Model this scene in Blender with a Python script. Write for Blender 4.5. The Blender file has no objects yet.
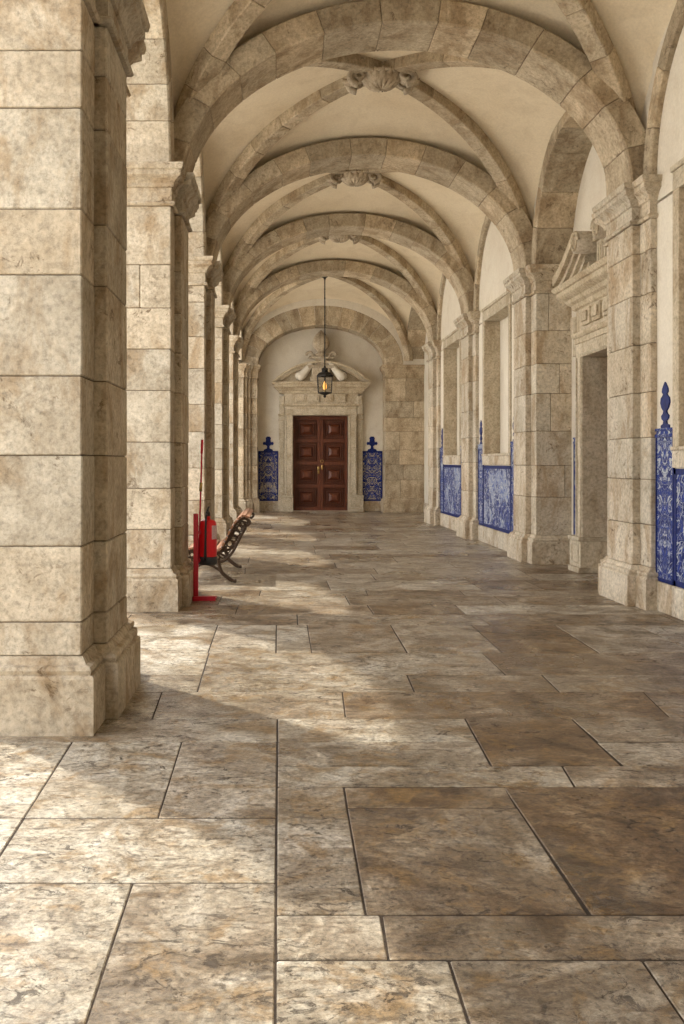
import bpy, bmesh, math, random
from mathutils import Vector, Matrix
PI = math.pi
scene = bpy.context.scene
COL = scene.collection

# ------------------------------------------------------------------ dimensions (metres, y runs down the gallery)
EYE = 1.6
CX = 1.425                      # middle of the vault
PY = [-7.27, -2.76, 1.75, 6.26, 10.77, 15.28, 19.79, 24.30]   # pier centre lines
ENDY = 29.5                     # face of the end piers
BACKY = 30.3                    # plaster wall with the end portal
SPR = 4.68                      # springing / top of capitals
XL, XLP, XLO = -1.17, -1.09, -1.76     # left pier face, its pilaster face, courtyard face
XRP, XR, XW, XD = 3.94, 4.03, 4.10, 4.59   # right pilaster, backing pier, plaster wall, deep recess wall
WA, WRISE = 2.71, 2.10
CUP = .11                       # the left capitals sit this much higher
CROWN = 7.15

# ------------------------------------------------------------------ materials
def nodes_of(name):
    m = bpy.data.materials.new(name); m.use_nodes = True
    nt = m.node_tree; nt.nodes.clear()
    out = nt.nodes.new('ShaderNodeOutputMaterial'); b = nt.nodes.new('ShaderNodeBsdfPrincipled')
    nt.links.new(b.outputs[0], out.inputs[0])
    return m, nt, b
def N(nt, t, **k):
    n = nt.nodes.new(t)
    for a, v in k.items():
        if a in n.inputs and not hasattr(n, a): n.inputs[a].default_value = v
        else: setattr(n, a, v)
    return n
def noise(nt, vec, scale, detail=5, rough=.55, dist=0.0):
    n = nt.nodes.new('ShaderNodeTexNoise'); n.inputs['Scale'].default_value = scale
    n.inputs['Detail'].default_value = detail; n.inputs['Roughness'].default_value = rough
    n.inputs['Distortion'].default_value = dist
    if vec is not None: nt.links.new(vec, n.inputs['Vector'])
    return n.outputs['Fac']
def ramp(nt, fac, stops, interp='LINEAR'):
    r = nt.nodes.new('ShaderNodeValToRGB'); cr = r.color_ramp; cr.interpolation = interp
    while len(cr.elements) < len(stops): cr.elements.new(.5)
    for e, (p, c) in zip(cr.elements, stops):
        e.position = p
        e.color = (c[0], c[1], c[2], 1) if not isinstance(c, (int, float)) else (c, c, c, 1)
    nt.links.new(fac, r.inputs[0]); return r.outputs[0]
def mix(nt, fac, a, b, mode='MIX'):
    n = nt.nodes.new('ShaderNodeMix'); n.data_type = 'RGBA'; n.blend_type = mode
    for s, v in ((n.inputs['Factor'], fac), (n.inputs['A'], a), (n.inputs['B'], b)):
        if s.name == 'Factor': pass
    def put(idx, v):
        if isinstance(v, (int, float)): n.inputs[idx].default_value = v if idx == 0 else (v, v, v, 1)
        elif isinstance(v, tuple): n.inputs[idx].default_value = (*v[:3], 1)
        else: nt.links.new(v, n.inputs[idx])
    put(0, fac); put(6, a); put(7, b)
    return n.outputs[2]
def math_(nt, op, a, b=None, clamp=False):
    n = nt.nodes.new('ShaderNodeMath'); n.operation = op; n.use_clamp = clamp
    for i, v in enumerate((a, b)):
        if v is None: continue
        if isinstance(v, (int, float)): n.inputs[i].default_value = v
        else: nt.links.new(v, n.inputs[i])
    return n.outputs[0]
def vadd(nt, v, s):
    n = nt.nodes.new('ShaderNodeVectorMath'); n.operation = 'ADD'
    nt.links.new(v, n.inputs[0]); nt.links.new(s, n.inputs[1]); return n.outputs[0]
def vmul(nt, v, s):
    n = nt.nodes.new('ShaderNodeVectorMath'); n.operation = 'MULTIPLY'
    nt.links.new(v, n.inputs[0]); n.inputs[1].default_value = s; return n.outputs[0]

def stone(name, ca, cb, cs, rough=.8, bump=.35, pits=.5, stain=.5, island=.25, scale=1.0, wear=None):
    """dressed limestone: ca/cb the clouded base, cs the brown stain"""
    m, nt, b = nodes_of(name)
    tc = nt.nodes.new('ShaderNodeTexCoord'); geo = nt.nodes.new('ShaderNodeNewGeometry'); oi = nt.nodes.new('ShaderNodeObjectInfo')
    rnd = math_(nt, 'ADD', math_(nt, 'MULTIPLY', geo.outputs['Random Per Island'], 37.0), math_(nt, 'MULTIPLY', oi.outputs['Random'], 91.0))
    vec = vadd(nt, tc.outputs['Object'], rnd)
    big = noise(nt, vec, 2.1*scale, 9, .72, .4)
    col = ramp(nt, big, [(.32, ca), (.66, cb)])
    st = noise(nt, vmul(nt, vec, (1, 1, .45)), 2.6*scale, 8, .68, .6)
    col = mix(nt, ramp(nt, st, [(.48, 0), (.62, stain)]), col, cs)
    fine = noise(nt, vec, 26*scale, 6, .75)
    col = mix(nt, .8, col, ramp(nt, fine, [(.34, .55), (.5, .98), (.68, 1.30)]), 'MULTIPLY')
    isl = ramp(nt, geo.outputs['Random Per Island'], [(0, 1-island*.6), (.5, 1.0), (1, 1+island*.25)])
    col = mix(nt, 1.0, col, isl, 'MULTIPLY')
    hue = math_(nt, 'FRACT', math_(nt, 'MULTIPLY', geo.outputs['Random Per Island'], 17.3))
    col = mix(nt, 1.0, col, ramp(nt, hue, [(0, (1.0, .965, .92)), (.5, (1, 1, 1)), (1, (.98, .99, 1.0))]), 'MULTIPLY')
    pn = noise(nt, vec, 9*scale, 9, .78, .8)
    pit = ramp(nt, pn, [(.56, 0), (.61, 1)])
    pm = noise(nt, vec, 1.3*scale, 3, .5)
    pit = math_(nt, 'MULTIPLY', pit, ramp(nt, pm, [(.48, 0), (.58, pits)]))
    col = mix(nt, pit, col, (cs[0]*.42, cs[1]*.38, cs[2]*.34))
    nt.links.new(col, b.inputs['Base Color'])
    b.inputs['Roughness'].default_value = rough
    b.inputs['Specular IOR Level'].default_value = .3
    hgt = math_(nt, 'SUBTRACT', math_(nt, 'ADD', math_(nt, 'MULTIPLY', fine, .35), math_(nt, 'MULTIPLY', pn, .65)), math_(nt, 'MULTIPLY', pit, .6))
    bp = nt.nodes.new('ShaderNodeBump'); bp.inputs['Strength'].default_value = bump*1.4; bp.inputs['Distance'].default_value = .028
    nt.links.new(hgt, bp.inputs['Height']); nt.links.new(bp.outputs[0], b.inputs['Normal'])
    return m

def plain(name, col, rough=.6, metal=0.0, spec=.4, nz=0.0, nscale=30, bump=0.0):
    m, nt, b = nodes_of(name)
    b.inputs['Roughness'].default_value = rough; b.inputs['Metallic'].default_value = metal
    b.inputs['Specular IOR Level'].default_value = spec
    tc = nt.nodes.new('ShaderNodeTexCoord')
    f = noise(nt, tc.outputs['Object'], nscale, 5, .6)
    c = ramp(nt, f, [(.3, tuple(x*(1-nz) for x in col)), (.7, tuple(min(1, x*(1+nz)) for x in col))])
    nt.links.new(c, b.inputs['Base Color'])
    if bump:
        bp = nt.nodes.new('ShaderNodeBump'); bp.inputs['Strength'].default_value = bump; bp.inputs['Distance'].default_value = .01
        nt.links.new(f, bp.inputs['Height']); nt.links.new(bp.outputs[0], b.inputs['Normal'])
    return m

def plaster(name, ca, cb, cs):
    m, nt, b = nodes_of(name)
    geo = nt.nodes.new('ShaderNodeNewGeometry')
    v = geo.outputs['Position']
    big = noise(nt, v, .9, 5, .6, .4)
    col = ramp(nt, big, [(.3, ca), (.7, cb)])
    st = noise(nt, v, 2.2, 8, .7, .5)
    col = mix(nt, ramp(nt, st, [(.5, 0), (.75, .55)]), col, cs)
    fine = noise(nt, v, 34, 5, .7)
    col = mix(nt, .6, col, ramp(nt, fine, [(.3, .84), (.7, 1.12)]), 'MULTIPLY')
    nt.links.new(col, b.inputs['Base Color']); b.inputs['Roughness'].default_value = .9
    b.inputs['Specular IOR Level'].default_value = .2
    bp = nt.nodes.new('ShaderNodeBump'); bp.inputs['Strength'].default_value = .25; bp.inputs['Distance'].default_value = .01
    nt.links.new(fine, bp.inputs['Height']); nt.links.new(bp.outputs[0], b.inputs['Normal'])
    return m

def floor_material():
    """travertine flags: the face attribute 'tone' (0 = pale grey, 1 = dark brown) is the stone each slab was cut from"""
    m, nt, b = nodes_of('travertine_flags')
    geo = nt.nodes.new('ShaderNodeNewGeometry'); at = nt.nodes.new('ShaderNodeAttribute'); at.attribute_name = 'tone'
    tone = at.outputs['Fac']
    rnd = math_(nt, 'MULTIPLY', geo.outputs['Random Per Island'], 53.0)
    v = vadd(nt, geo.outputs['Position'], rnd)
    big = noise(nt, v, 2.6, 10, .70, .9)
    pale = ramp(nt, big, [(.36, (.20, .155, .10)), (.46, (.39, .335, .25)), (.56, (.53, .485, .39)), (.66, (.64, .60, .52))])
    brown = ramp(nt, big, [(.36, (.050, .028, .012)), (.47, (.125, .074, .036)), (.56, (.20, .132, .072)), (.66, (.38, .285, .175))])
    tn = math_(nt, 'ADD', tone, math_(nt, 'MULTIPLY', math_(nt, 'SUBTRACT', noise(nt, v, 1.6, 6, .65, .7), .5), 1.8), True)
    col = mix(nt, tn, pale, brown)
    och = noise(nt, v, 3.4, 8, .72, 1.3)
    col = mix(nt, ramp(nt, och, [(.52, 0), (.61, .6)]), col, (.26, .155, .055))
    stv = vmul(nt, v, (1.5, 4.2, 1))
    strk = noise(nt, stv, 3.4, 10, .78, 1.1)
    col = mix(nt, ramp(nt, strk, [(.51, 0), (.60, .6)]), col, (.125, .08, .042))
    fine = noise(nt, v, 34, 8, .85)
    col = mix(nt, 1.0, col, ramp(nt, fine, [(.36, .40), (.5, .98), (.64, 1.55)]), 'MULTIPLY')
    pn = noise(nt, vmul(nt, v, (1, 1.5, 1)), 8.0, 10, .80, 1.2)
    pm = noise(nt, v, 1.9, 4, .6)
    pit = math_(nt, 'MULTIPLY', ramp(nt, pn, [(.555, 0), (.585, 1)]), ramp(nt, pm, [(.42, .1), (.58, 1)]))
    col = mix(nt, math_(nt, 'MULTIPLY', pit, .8), col, (.05, .034, .02))
    pn2 = noise(nt, v, 24, 5, .7)
    p2 = math_(nt, 'MULTIPLY', ramp(nt, pn2, [(.60, 0), (.63, 1)]), .65)
    col = mix(nt, p2, col, (.06, .04, .022))
    nt.links.new(col, b.inputs['Base Color'])
    wet = noise(nt, geo.outputs['Position'], .8, 4, .6, .4)
    r = math_(nt, 'ADD', ramp(nt, wet, [(.35, .22), (.65, .46)]), math_(nt, 'MULTIPLY', pit, .3), True)
    nt.links.new(r, b.inputs['Roughness']); b.inputs['Specular IOR Level'].default_value = .5
    h = math_(nt, 'SUBTRACT', math_(nt, 'ADD', math_(nt, 'MULTIPLY', fine, .16), math_(nt, 'MULTIPLY', strk, .5)), math_(nt, 'ADD', math_(nt, 'MULTIPLY', pit, .55), math_(nt, 'MULTIPLY', p2, .3)))
    bp = nt.nodes.new('ShaderNodeBump'); bp.inputs['Strength'].default_value = .6; bp.inputs['Distance'].default_value = .016
    nt.links.new(h, bp.inputs['Height']); nt.links.new(bp.outputs[0], b.inputs['Normal'])
    return m

def tile_material(name, axis, centre_scale=1.0, white=.5, warm=0.0, mirror=True):
    """blue and white painted tile; object coordinates: across = x or y from the panel's own middle, up = z"""
    m, nt, b = nodes_of(name)
    tc = nt.nodes.new('ShaderNodeTexCoord'); sp = nt.nodes.new('ShaderNodeSeparateXYZ')
    nt.links.new(tc.outputs['Object'], sp.inputs[0])
    u = sp.outputs['X'] if axis == 'x' else sp.outputs['Y']; z = sp.outputs['Z']
    au = math_(nt, 'ABSOLUTE', u) if mirror else u
    cb = nt.nodes.new('ShaderNodeCombineXYZ'); nt.links.new(au, cb.inputs[0]); nt.links.new(z, cb.inputs[1])
    oi = nt.nodes.new('ShaderNodeObjectInfo'); nt.links.new(math_(nt, 'MULTIPLY', oi.outputs['Random'], 20), cb.inputs[2])
    v = cb.outputs[0]
    n1 = noise(nt, v, 3.6*centre_scale, 2, .5, 2.4)
    n2 = noise(nt, v, 7.5*centre_scale, 3, .6, 2.2)
    n3 = noise(nt, v, 2.3*centre_scale, 3, .5, .6)
    line = math_(nt, 'ABSOLUTE', math_(nt, 'SUBTRACT', n1, .5))
    scroll = ramp(nt, line, [(.010, 1), (.030, 0)])
    line2 = math_(nt, 'ABSOLUTE', math_(nt, 'SUBTRACT', n2, .48))
    sc2 = ramp(nt, line2, [(.006, .7), (.018, 0)])
    area = ramp(nt, math_(nt, 'ADD', math_(nt, 'MULTIPLY', n3, .75), math_(nt, 'MULTIPLY', n2, .25)), [(.60-.12*white, 0), (.64-.12*white, 1)])
    blue = ramp(nt, n2, [(.3, (.005, .012, .085)), (.55, (.010, .028, .19)), (.75, (.03, .07, .32))])
    paleb = mix(nt, warm, (.44, .47, .50), (.55, .45, .22))
    col = mix(nt, math_(nt, 'MULTIPLY', area, .75), blue, mix(nt, ramp(nt, n2, [(.42, 0), (.6, 1)]), (.13, .19, .45), paleb))
    col = mix(nt, math_(nt, 'MAXIMUM', scroll, sc2), col, paleb)
    # joints of the 14 cm tiles
    def grid(c):
        f = math_(nt, 'FRACT', math_(nt, 'DIVIDE', c, .14))
        return math_(nt, 'GREATER_THAN', math_(nt, 'ABSOLUTE', math_(nt, 'SUBTRACT', f, .5)), .485)
    g = math_(nt, 'MAXIMUM', grid(math_(nt, 'ADD', u, 10)), grid(z))
    col = mix(nt, math_(nt, 'MULTIPLY', g, .55), col, (.02, .03, .09))
    nt.links.new(col, b.inputs['Base Color']); b.inputs['Roughness'].default_value = .5; b.inputs['Specular IOR Level'].default_value = .1
    return m

def wood_material():
    m, nt, b = nodes_of('varnished_wood')
    tc = nt.nodes.new('ShaderNodeTexCoord')
    g = noise(nt, vmul(nt, tc.outputs['Object'], (22, 22, 1.6)), 2.2, 6, .6, .5)
    col = ramp(nt, g, [(.3, (.055, .014, .006)), (.55, (.125, .032, .012)), (.75, (.20, .056, .02))])
    nt.links.new(col, b.inputs['Base Color']); b.inputs['Roughness'].default_value = .42
    return m

M = {}
M['pier'] = stone('grey_limestone', (.35, .29, .205), (.62, .555, .44), (.28, .185, .09), stain=.65, pits=.75)
M['pale'] = stone('pale_limestone', (.45, .385, .285), (.69, .62, .50), (.33, .22, .115), stain=.65, pits=.8)
M['arch'] = stone('arch_limestone', (.36, .285, .19), (.60, .505, .365), (.23, .155, .085), stain=.65, island=.42, pits=.6)
M['carved'] = stone('carved_limestone', (.40, .335, .245), (.56, .49, .385), (.25, .18, .11), stain=.5, island=0.0, pits=.3)
M['portal'] = stone('portal_limestone', (.44, .375, .265), (.60, .53, .41), (.30, .215, .125), stain=.5, island=.1, pits=.3)
M['mortar'] = plain('dirty_mortar', (.13, .095, .06), .95, nz=.4)
M['web'] = plaster('vault_plaster', (.71, .60, .43), (.80, .70, .53), (.56, .45, .30))
M['wall'] = plaster('wall_plaster', (.66, .60, .50), (.76, .71, .61), (.56, .48, .37))
M['floor'] = floor_material()
M['grout'] = plain('dark_joint_dirt', (.045, .032, .022), .95, nz=.5)
M['tile_y'] = tile_material('painted_tile_scene', 'y', .75, .8, mirror=False)
M['tile_py'] = tile_material('painted_tile_pilaster', 'y', .95, .35)
M['tile_x'] = tile_material('painted_tile_end_wall', 'x', 1.1, .25, warm=.75)
M['blue'] = plain('cobalt_glaze', (.012, .022, .12), .5, spec=.1, nz=.35, nscale=18)
M['wood'] = wood_material()
M['brass'] = plain('aged_brass', (.45, .30, .11), .35, metal=.9)
M['iron'] = plain('brown_cast_iron', (.085, .055, .038), .5, metal=.25, nz=.4, nscale=60, bump=.3)
M['slat'] = plain('bench_slat_wood', (.33, .17, .10), .45, nz=.35, nscale=40)
M['red'] = plain('red_enamel', (.62, .010, .014), .3, nz=.06)
M['redpaint'] = plain('red_stand_paint', (.50, .012, .03), .38, nz=.08)
M['black'] = plain('black_rubber', (.02, .02, .022), .5)
M['blackmetal'] = plain('black_wrought_iron', (.022, .018, .015), .5, metal=.4)
M['label'] = plain('grey_printed_label', (.52, .36, .36), .5, nz=.4, nscale=110)
M['darkroom'] = plain('dark_painted_board', (.10, .07, .045), .8, nz=.2)
M['court'] = plain('pale_courtyard_paving', (.78, .72, .62), .9, nz=.2, nscale=2)
g = bpy.data.materials.new('clear_glass'); g.use_nodes = True
b = g.node_tree.nodes['Principled BSDF']; b.inputs['Transmission Weight'].default_value = 1; b.inputs['Roughness'].default_value = .03; b.inputs['IOR'].default_value = 1.1
M['glass'] = g
e = bpy.data.materials.new('warm_lamp_glow'); e.use_nodes = True
b = e.node_tree.nodes['Principled BSDF']; b.inputs['Base Color'].default_value = (1, .6, .2, 1); b.inputs['Emission Color'].default_value = (1, .42, .08, 1); b.inputs['Emission Strength'].default_value = 1.6
M['glow'] = e

# ------------------------------------------------------------------ mesh building
class MB:
    def __init__(s):
        s.bm = bmesh.new(); s.tone = s.bm.faces.layers.float.new('tone'); s.mi = 0; s.t = 0.0; s.smooth = False
    def face(s, vs):
        try: f = s.bm.faces.new(vs)
        except ValueError: return None
        f.material_index = s.mi; f[s.tone] = s.t; f.smooth = s.smooth; return f
    def loft(s, rings, closed=True, caps=True):
        R = [[s.bm.verts.new(p) for p in r] for r in rings]
        n = len(R[0])
        for a, b in zip(R, R[1:]):
            for i in range(n if closed else n-1):
                j = (i+1) % n
                s.face((a[i], a[j], b[j], b[i]))
        if caps and closed:
            s.face(R[0][::-1]); s.face(R[-1])
        return R
    def block(s, F, L, A, B, n=1, c=.008):
        """F(u,a,b) -> point, u along; L, A, B the real sizes; chamfered by c"""
        cu, ca, cb = min(.3, c/L), min(.3, c/A), min(.3, c/B)
        ring = [(ca, 0), (1-ca, 0), (1, cb), (1, 1-cb), (1-ca, 1), (ca, 1), (0, 1-cb), (0, cb)]
        e = min(c, .007); cu = min(.3, e/L); ea, eb = min(.3, e/A), min(.3, e/B)
        small = [(ea+(1-2*ea)*a, eb+(1-2*eb)*b_) for a, b_ in ring]
        us = [cu + (1-2*cu)*i/n for i in range(n+1)]
        rings = [[F(0, a, b_) for a, b_ in small]] + [[F(u, a, b_) for a, b_ in ring] for u in us] + [[F(1, a, b_) for a, b_ in small]]
        s.loft(rings)
    def box(s, x0, x1, y0, y1, z0, z1, c=.006):
        x0, x1 = min(x0, x1), max(x0, x1); y0, y1 = min(y0, y1), max(y0, y1)
        if c <= 0:
            s.loft([[(x0, y0, z), (x1, y0, z), (x1, y1, z), (x0, y1, z)] for z in (z0, z1)]); return
        s.block(lambda u, a, b_: (x0+(x1-x0)*a, y0+(y1-y0)*b_, z0+(z1-z0)*u), z1-z0, x1-x0, y1-y0, 1, c)
    def sweep_rect(s, x0, x1, y0, y1, prof):
        """moulding: profile [(out, z)...] carried round a rectangle"""
        s.loft([[(x0-o, y0-o, z), (x1+o, y0-o, z), (x1+o, y1+o, z), (x0-o, y1+o, z)] for o, z in prof])
    def lathe(s, cx, cy, prof, n=20, z0=0, flute=0, nf=0):
        rings = []
        for r, z in prof:
            rings.append([(cx+max(r, .0005)*(1+flute*math.cos(nf*2*PI*i/n))*math.cos(2*PI*i/n), cy+max(r, .0005)*(1+flute*math.cos(nf*2*PI*i/n))*math.sin(2*PI*i/n), z0+z) for i in range(n)])
        s.loft(rings)
    def tube(s, pts, r, n=8, closed=False):
        pts = [Vector(p) for p in pts]; rings = []
        rr = r if isinstance(r, (list, tuple)) else [r]*len(pts)
        up = Vector((0, 0, 1))
        for i, p in enumerate(pts):
            d = (pts[min(i+1, len(pts)-1)] - pts[max(i-1, 0)])
            if d.length < 1e-9: d = Vector((0, 0, 1))
            d.normalize()
            a = d.cross(Vector((0, 1, 0))) if abs(d.y) < .9 else d.cross(Vector((1, 0, 0)))
            a.normalize(); b_ = d.cross(a)
            rings.append([tuple(p + (a*math.cos(2*PI*k/n) + b_*math.sin(2*PI*k/n))*rr[i]) for k in range(n)])
        s.loft(rings)
    def prism(s, outline, to3, d0, d1):
        """outline [(u,z)] -> to3(u, depth, z)"""
        s.loft([[to3(u, d, z) for u, z in outline] for d in (d0, d1)])
    def xform(s, m, start=0):
        s.bm.verts.ensure_lookup_table()
        bmesh.ops.transform(s.bm, matrix=m, verts=s.bm.verts[start:])
    def build(s, name, mats, parent=None, off=None):
        bm = s.bm
        bmesh.ops.recalc_face_normals(bm, faces=bm.faces)
        if parent is not None:
            bm.verts.ensure_lookup_table()
            o = parent; M_ = Matrix.Identity(4)
            loc = Vector((0, 0, 0))
            while o is not None: loc += o.location; o = o.parent
            bmesh.ops.translate(bm, vec=-loc, verts=bm.verts)
        elif off is not None:
            bmesh.ops.translate(bm, vec=-Vector(off), verts=bm.verts)
        me = bpy.data.meshes.new(name); bm.to_mesh(me); bm.free()
        for m in (mats if isinstance(mats, (list, tuple)) else [mats]): me.materials.append(m)
        ob = bpy.data.objects.new(name, me); COL.objects.link(ob)
        if parent is not None: ob.parent = parent
        elif off is not None: ob.location = off
        return ob

def thing(name, label, cat, loc, group=None):
    o = bpy.data.objects.new(name, None); o.location = loc; COL.objects.link(o); o.empty_display_size = .2
    o['label'] = label; o['category'] = cat
    if group: o['group'] = group
    return o
def tag(o, label, cat, group=None):
    o['label'] = label; o['category'] = cat
    if group: o['group'] = group
    return o
def structure(o): o['kind'] = 'structure'; return o

# ------------------------------------------------------------------ masonry
GAP = .003
def courses(mb, x0, x1, y0, y1, levels, rng, sx=0.0, sy=0.0):
    """coursed ashlar filling a rectangle in plan, with a mortar core behind the joints"""
    for z0, z1 in zip(levels, levels[1:]):
        def cut(a, b_, p):
            if b_-a > .45 and rng.random() < p: return [a, a+(b_-a)*rng.uniform(.3, .7), b_]
            return [a, b_]
        xs = cut(x0, x1, sx); ys = cut(y0, y1, sy)
        for xa, xb in zip(xs, xs[1:]):
            for ya, yb in zip(ys, ys[1:]):
                j = [rng.uniform(-.0025, .0025) for _ in range(4)]
                mb.box(xa+(GAP if xa != x0 else j[0]), xb-(GAP if xb != x1 else j[1]), ya+(GAP if ya != y0 else j[2]), yb-(GAP if yb != y1 else j[3]), z0+GAP, z1-GAP, .009)
    mb.mi = 1
    mb.box(x0+.014, x1-.014, y0+.014, y1-.014, levels[0]+.001, levels[-1]-.001, 0)
    mb.mi = 0
def levels(z0, z1, rng, a=.42, b_=.62):
    L = [z0]
    while L[-1] < z1 - a*1.2: L.append(L[-1] + rng.uniform(a, b_))
    if z1-L[-1] < a*.5: L.pop()
    L.append(z1); return L
CAPZ = 4.25
CAP = [(0, CAPZ), (.03, CAPZ), (.045, CAPZ+.02), (.03, CAPZ+.045), (.008, CAPZ+.05), (.008, CAPZ+.19), (.03, CAPZ+.20), (.035, CAPZ+.235), (.06, CAPZ+.27),
       (.10, CAPZ+.30), (.115, CAPZ+.31), (.115, CAPZ+.36), (.135, CAPZ+.37), (.145, CAPZ+.41), (.145, SPR)]
PLI = [(.085, 0), (.085, .33), (.078, .345), (.06, .35), (.068, .375), (.06, .395), (.03, .405), (.012, .44), (0, .45)]
L1LV = [.45, .65, 1.10, 1.64, 2.11, 2.71, 3.10, 3.70, 4.04, CAPZ+CUP]

def pier(yc, side, label, group, idx):
    rng = random.Random(idx*7 + (3 if side == 'L' else 11))
    if side == 'L':
        rects = [(XLO, XL, yc-.75, yc+.75), (XL-.02, XLP, yc-.38, yc+.38)]
    else:
        rects = [(XR, XD+.12, yc-.67, yc+.67), (XRP, XR+.02, yc-.38, yc+.38)]
    t = thing('stone_pier', label, 'pier', ((rects[0][0]+rects[0][1])/2, yc, 0), group)
    top = CAPZ+(CUP if side == 'L' else 0)
    lv = L1LV if (side == 'L' and idx == 3) else levels(.45, top, rng)
    mat = M['pier'] if side == 'L' else M['pale']
    sh = MB()
    for k, r in enumerate(rects): courses(sh, *r, lv, rng, ((.06 if side == 'L' else .55) if k == 0 else 0), 0)
    sh.build('shaft', [mat, M['mortar']], t)
    p = MB()
    for r in rects: p.sweep_rect(*r, PLI)
    p.build('plinth', mat, t)
    c = MB()
    for r in rects: c.sweep_rect(*r, [(o, z+(CUP if side == 'L' else 0)) for o, z in CAP])
    c.build('capital', mat, t)
    return t

# --- arches: ellipse half-span h, rise r in the plane (u, z); w is the through-thickness axis
def P_uz(axis):
    return (lambda u, w, z: (u, w, z)) if axis == 'x' else (lambda u, w, z: (w, u, z))
def ring(mb, axis, uc, z0, h, r, th, w0, w1, nb, rng, c=.02, thz=None, out_h=None, out_r=None, seg=4, a0=0, a1=PI):
    to = P_uz(axis)
    oh = out_h if out_h else h+th; orr = out_r if out_r else r+th
    def mk(s0, s1, dw, inset=0, n=seg, cc=None):
        cc = c if cc is None else cc
        def F(u, a, b_):
            t = s0+(s1-s0)*u
            hh = (h+inset) + (oh-h-2*inset)*a; rr = (r+inset) + (orr-r-2*inset)*a
            return to(uc-hh*math.cos(t), (w0-dw+inset)+(w1-w0+2*dw-2*inset)*b_, z0+rr*math.sin(t))
        mb.block(F, (h+r)/2*(s1-s0), th, w1-w0, n, cc)
    cuts = [a0+(a1-a0)*(i+(rng.uniform(-.12, .12) if 0 < i < nb else 0))/nb for i in range(nb+1)]
    ga = .0022/((h+r)/2)
    for s0, s1 in zip(cuts, cuts[1:]):
        mk(s0+ga, s1-ga, rng.uniform(-.003, .003))
    mb.mi = 1
    mk(a0+.002, a1-.002, 0, .016, nb*3, .001)
    mb.mi = 0
def arch_wall(mb, axis, uc, u0, u1, z0, h, r, ztop, w0, w1, n=28):
    """solid wall above an elliptical opening"""
    to = P_uz(axis)
    pts = [(uc-h*math.cos(PI*i/n), z0+r*math.sin(PI*i/n)) for i in range(n+1)]
    cols = [(u0, z0)] + pts + [(u1, z0)]
    for (ua, za), (ub, zb) in zip(cols, cols[1:]):
        if ub-ua < 1e-6: continue
        mb.loft([[to(ua, w0, za), to(ub, w0, zb), to(ub, w0, ztop), to(ua, w0, ztop)], [to(ua, w1, za), to(ub, w1, zb), to(ub, w1, ztop), to(ua, w1, ztop)]])

# ------------------------------------------------------------------ the floor
def px(x, y): return ((x-279.5)*1.6/(y-462), 1488/(y-462))
fl = MB(); fr = random.Random(5)
XL0, XR0 = -2.6, 4.7
def slab(xa0, xb0, y0, xa1, xb1, y1, tone):
    g_ = .0038
    dz = fr.uniform(-.001, .001)
    fl.t = tone
    j = [fr.uniform(-.0018, .0018) for _ in range(4)]
    def F(u, a, b_):
        xa = (xa0+j[0]) + (xa1+j[1]-xa0-j[0])*b_ + g_; xb = (xb0+j[2]) + (xb1+j[3]-xb0-j[2])*b_ - g_
        return (xa+(xb-xa)*a, y0+g_+(y1-y0-2*g_)*b_, -.06+(.06+dz)*u)
    fl.block(F, .06, max(.05, xb0-xa0), y1-y0, 1, .004)
def row(ya, yb, joints, tones, xl=XL0, xr=XR0):
    """joints: [(x at near edge, x at far edge)]"""
    js = [(xl, xl)] + joints + [(xr, xr)]
    for k, (a, b_) in enumerate(zip(js, js[1:])):
        slab(a[0], b_[0], ya, a[1], b_[1], yb, tones[k % len(tones)] if tones else fr.choice([.2, .45, .6, .75, .9]))
Yp = lambda y: 1488/(y-462)
C0 = -.012
# left of the long joint that runs down the gallery
row(2.05, Yp(883), [(-1.2, -1.2), (-.548, -.558)], [.1, .0, .38], XL0, C0)
row(Yp(883), Yp(818), [(-1.62, -1.6), (-1.13, -1.15)], [.2, .1, .12], XL0, C0)
row(Yp(818), Yp(742), [(-1.15, -1.186), (-.546, -.559)], [.05, .08, .45], XL0, C0)
row(Yp(742), Yp(719), [(-1.7, -1.7)], [.4, .42], XL0, C0)
# right of it
row(2.05, Yp(960), [(.534, .545), (1.146, 1.165), (2.0, 2.0), (3.1, 3.1)], [.12, .62, .5, .8, .5], C0, XR0)
row(Yp(960), Yp(915), [(.349, .358), (2.3, 2.3), (3.4, 3.4)], [.3, .62, .7, .5], C0, XR0)
slab(C0, .305, Yp(915), C0, .315, Yp(787), .42)
slab(.305, 1.093, Yp(915), .312, 1.10, Yp(808), .78)
slab(.312, 1.10, Yp(808), .315, 1.11, Yp(787), .85)
row(Yp(915), Yp(787), [(2.15, 2.17), (3.3, 3.3)], [.95, .85, .9], 1.10, XR0)
row(Yp(787), Yp(766), [(1.455, 1.487), (3.2, 3.2)], [.2, .62, .6], C0, XR0)
slab(C0, 1.113, Yp(766), C0, 1.133, Yp(742), .45)
slab(C0, 1.133, Yp(742), C0, 1.157, Yp(717), .25)
slab(1.118, 1.80, Yp(766), 1.157, 1.82, Yp(717), .92)
row(Yp(766), Yp(742), [(2.9, 2.9)], [.45, .6], 1.81, XR0)
row(Yp(742), Yp(717), [(3.3, 3.3)], [.5, .4], 1.82, XR0)
row(Yp(719), Yp(692), [(-.794, -.817), (.411, .436), (2.44, 2.53)], [.4, .38, .82, .6])
row(Yp(692), Yp(675), [(-.57, -.58), (.94, .958), (1.95, 1.97), (3.2, 3.2)], [.15, .3, .62, .45, .6, .5])
row(Yp(675), Yp(653), [(-.58, -.59), (1.7, 1.7), (3.4, 3.4)], [.1, .3, .78, .7, .6])
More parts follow.
